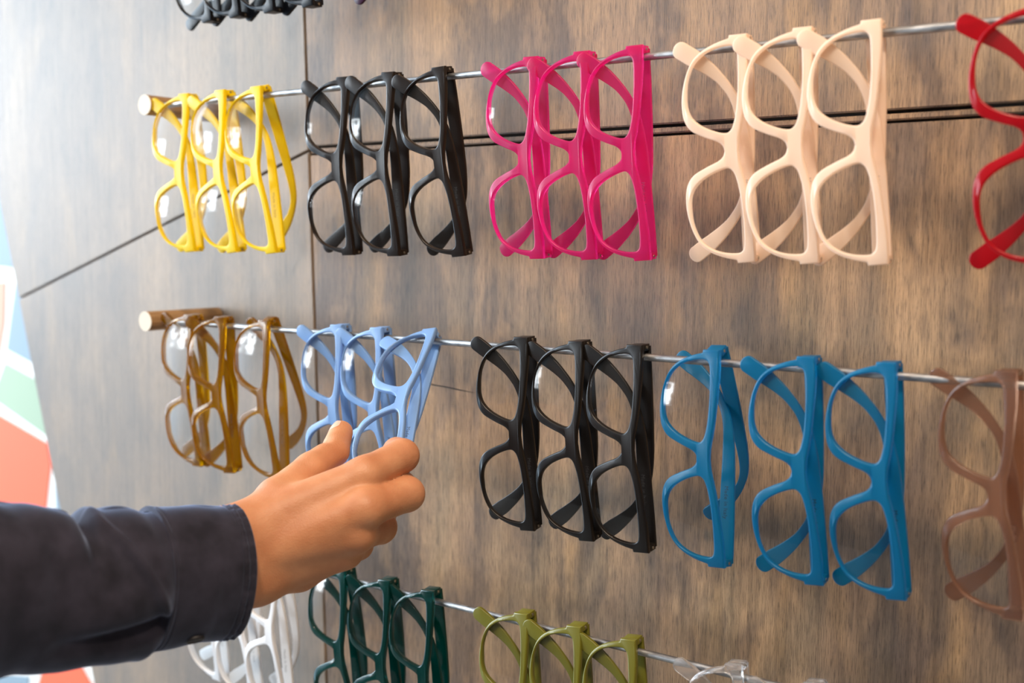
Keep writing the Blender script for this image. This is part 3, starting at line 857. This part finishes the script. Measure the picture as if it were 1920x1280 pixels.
# ------------------------------------------------------------------ light
def world_light():
    """the shop around: dim warm interior, cool daylight on the left, one tall window with trees outside"""
    w = bpy.data.worlds.new('world'); SC.world = w; w.use_nodes = True
    t = w.node_tree; N = t.nodes; L = t.links
    bg = N['Background']; tc = N.new('ShaderNodeTexCoord'); D = tc.outputs['Generated']
    def math_(op, a, b=0.0, c=None):
        m = N.new('ShaderNodeMath'); m.operation = op
        for k, v in enumerate((a, b, c)):
            if v is None: continue
            if hasattr(v, 'is_output'): L.new(v, m.inputs[k])
            else: m.inputs[k].default_value = v
        return m.outputs[0]
    def dot(v):
        m = N.new('ShaderNodeVectorMath'); m.operation = 'DOT_PRODUCT'; L.new(D, m.inputs[0]); m.inputs[1].default_value = v
        return m.outputs['Value']
    def band(x, lo, hi, s_=.02):
        def st(a, x_):
            r = N.new('ShaderNodeMapRange'); r.interpolation_type = 'SMOOTHSTEP'; L.new(x_, r.inputs[0])
            r.inputs[1].default_value = a - s_; r.inputs[2].default_value = a + s_; return r.outputs[0]
        return math_('MULTIPLY', st(lo, x), math_('SUBTRACT', 1.0, st(hi, x)))
    front = Vector((-.74, -.67, 0)).normalized(); side = Vector((-front.y, front.x, 0))
    f_, a_, z_ = dot(front), dot(side), dot((0, 0, 1))
    az = math_('DIVIDE', a_, math_('MAXIMUM', f_, .05)); el = math_('DIVIDE', z_, math_('MAXIMUM', f_, .05))
    mask = math_('MULTIPLY', band(f_, .2, 5, .05), math_('MULTIPLY', band(az, -.10, .15), band(el, -.04, .15)))
    n = N.new('ShaderNodeTexNoise'); n.inputs['Scale'].default_value = 9; n.inputs['Detail'].default_value = 6; n.inputs['Roughness'].default_value = .65
    L.new(D, n.inputs['Vector'])
    r = N.new('ShaderNodeMapRange'); L.new(n.outputs['Fac'], r.inputs[0]); r.inputs[1].default_value = .46; r.inputs[2].default_value = .56; r.inputs[3].default_value = .06; r.inputs[4].default_value = 1
    win = math_('MULTIPLY', mask, r.outputs[0])
    win = math_('MULTIPLY', win, WINDOW_VIEW)
    left = dot((-.965, -.22, .14))
    lr = N.new('ShaderNodeMapRange'); lr.interpolation_type = 'SMOOTHSTEP'; L.new(left, lr.inputs[0]); lr.inputs[1].default_value = .72; lr.inputs[2].default_value = .98
    lr.inputs[3].default_value = 0; lr.inputs[4].default_value = LEFT_SKY
    up = N.new('ShaderNodeMapRange'); up.interpolation_type = 'SMOOTHSTEP'; L.new(z_, up.inputs[0]); up.inputs[1].default_value = -.5; up.inputs[2].default_value = .9
    up.inputs[3].default_value = AMB[0]; up.inputs[4].default_value = AMB[1]
    def col(c, k):
        m = N.new('ShaderNodeVectorMath'); m.operation = 'SCALE'; m.inputs[0].default_value = c; L.new(k, m.inputs['Scale']); return m.outputs[0]
    def add(a, b):
        m = N.new('ShaderNodeVectorMath'); m.operation = 'ADD'; L.new(a, m.inputs[0]); L.new(b, m.inputs[1]); return m.outputs[0]
    c = add(add(col((1, .93, .85), up.outputs[0]), col((.55, .78, 1), lr.outputs[0])), col((.90, .96, 1), win))
    L.new(c, bg.inputs[0]); bg.inputs[1].default_value = 1.0
WINDOW_VIEW, LEFT_SKY, AMB = 30.0, 3.6, (.07, .27)
world_light()

def area(name, loc, target, size, power, color, sy=None):
    l = bpy.data.lights.new(name, 'AREA'); l.energy = power; l.color = color; l.size = size
    if sy: l.shape = 'RECTANGLE'; l.size_y = sy
    o = bpy.data.objects.new(name, l); COL.objects.link(o)
    o.location = loc; o.rotation_euler = (Vector(target) - Vector(loc)).to_track_quat('-Z', 'Y').to_euler()
    return o
area('window_daylight', (-2.6, -1.45, 1.0), (0, 0, -.25), 1.2, 40, (.80, .91, 1.0), 1.2)
area('mural_fill', (-2.3, -.45, .1), (-1.15, .35, -.45), .7, 26, (.95, .97, 1.0), .9)  # unseen lamp added to brighten the mural
def spot(loc, target, power, angle, color, r=.03):
    l = bpy.data.lights.new('ceiling_spot', 'SPOT'); l.energy = power; l.color = color; l.spot_size = math.radians(angle); l.spot_blend = .8; l.shadow_soft_size = r
    o = bpy.data.objects.new('ceiling_spot', l); COL.objects.link(o)
    o.location = loc; o.rotation_euler = (Vector(target) - Vector(loc)).to_track_quat('-Z', 'Y').to_euler()
spot((.9, -1.15, 1.5), (.55, 0, -.2), 84, 60, (1, .80, .60), .12)
spot((.1, -1.25, 1.5), (.2, 0, -.25), 9, 60, (1, .84, .68), .12)
spot((1.6, -1.1, 1.5), (.8, 0, -.3), 48, 60, (1, .80, .60), .12)

# floor of the shop, below the view
bm = bmesh.new(); add_box(bm, (-2.6, -2.4, -1.62), (1.9, .43, -1.6))
fl = obj('floor', bm_mesh('floor', bm, False), simple('floor_concrete', (150, 146, 140), .6)); tag(fl, kind='structure')

# ------------------------------------------------------------------ camera
def camera():
    cam = bpy.data.cameras.new('camera'); o = bpy.data.objects.new('camera', cam); COL.objects.link(o)
    yaw, pitch, roll = .6197, .0927, .0053
    fwd = Vector((-math.sin(yaw) * math.cos(pitch), math.cos(yaw) * math.cos(pitch), -math.sin(pitch)))
    rt = Vector((math.cos(yaw), math.sin(yaw), 0)); up = rt.cross(fwd)
    c, s_ = math.cos(roll), math.sin(roll)
    r2, u2 = rt * c + up * s_, up * c - rt * s_
    M = Matrix((r2, u2, -fwd)).transposed().to_4x4(); M.translation = (.7919, -.7647, -.1238)
    o.matrix_world = M
    cam.sensor_width = 36; cam.lens = 36 * 2100 / 1920; cam.clip_start = .01
    cam.dof.use_dof = True; cam.dof.focus_distance = .83; cam.dof.aperture_fstop = 4.5
    SC.camera = o
camera()
vs_ = SC.view_settings
vs_.view_transform = 'Standard'; vs_.look = 'None'; vs_.exposure = 0.6; vs_.gamma = 1.0; vs_.use_curve_mapping = False
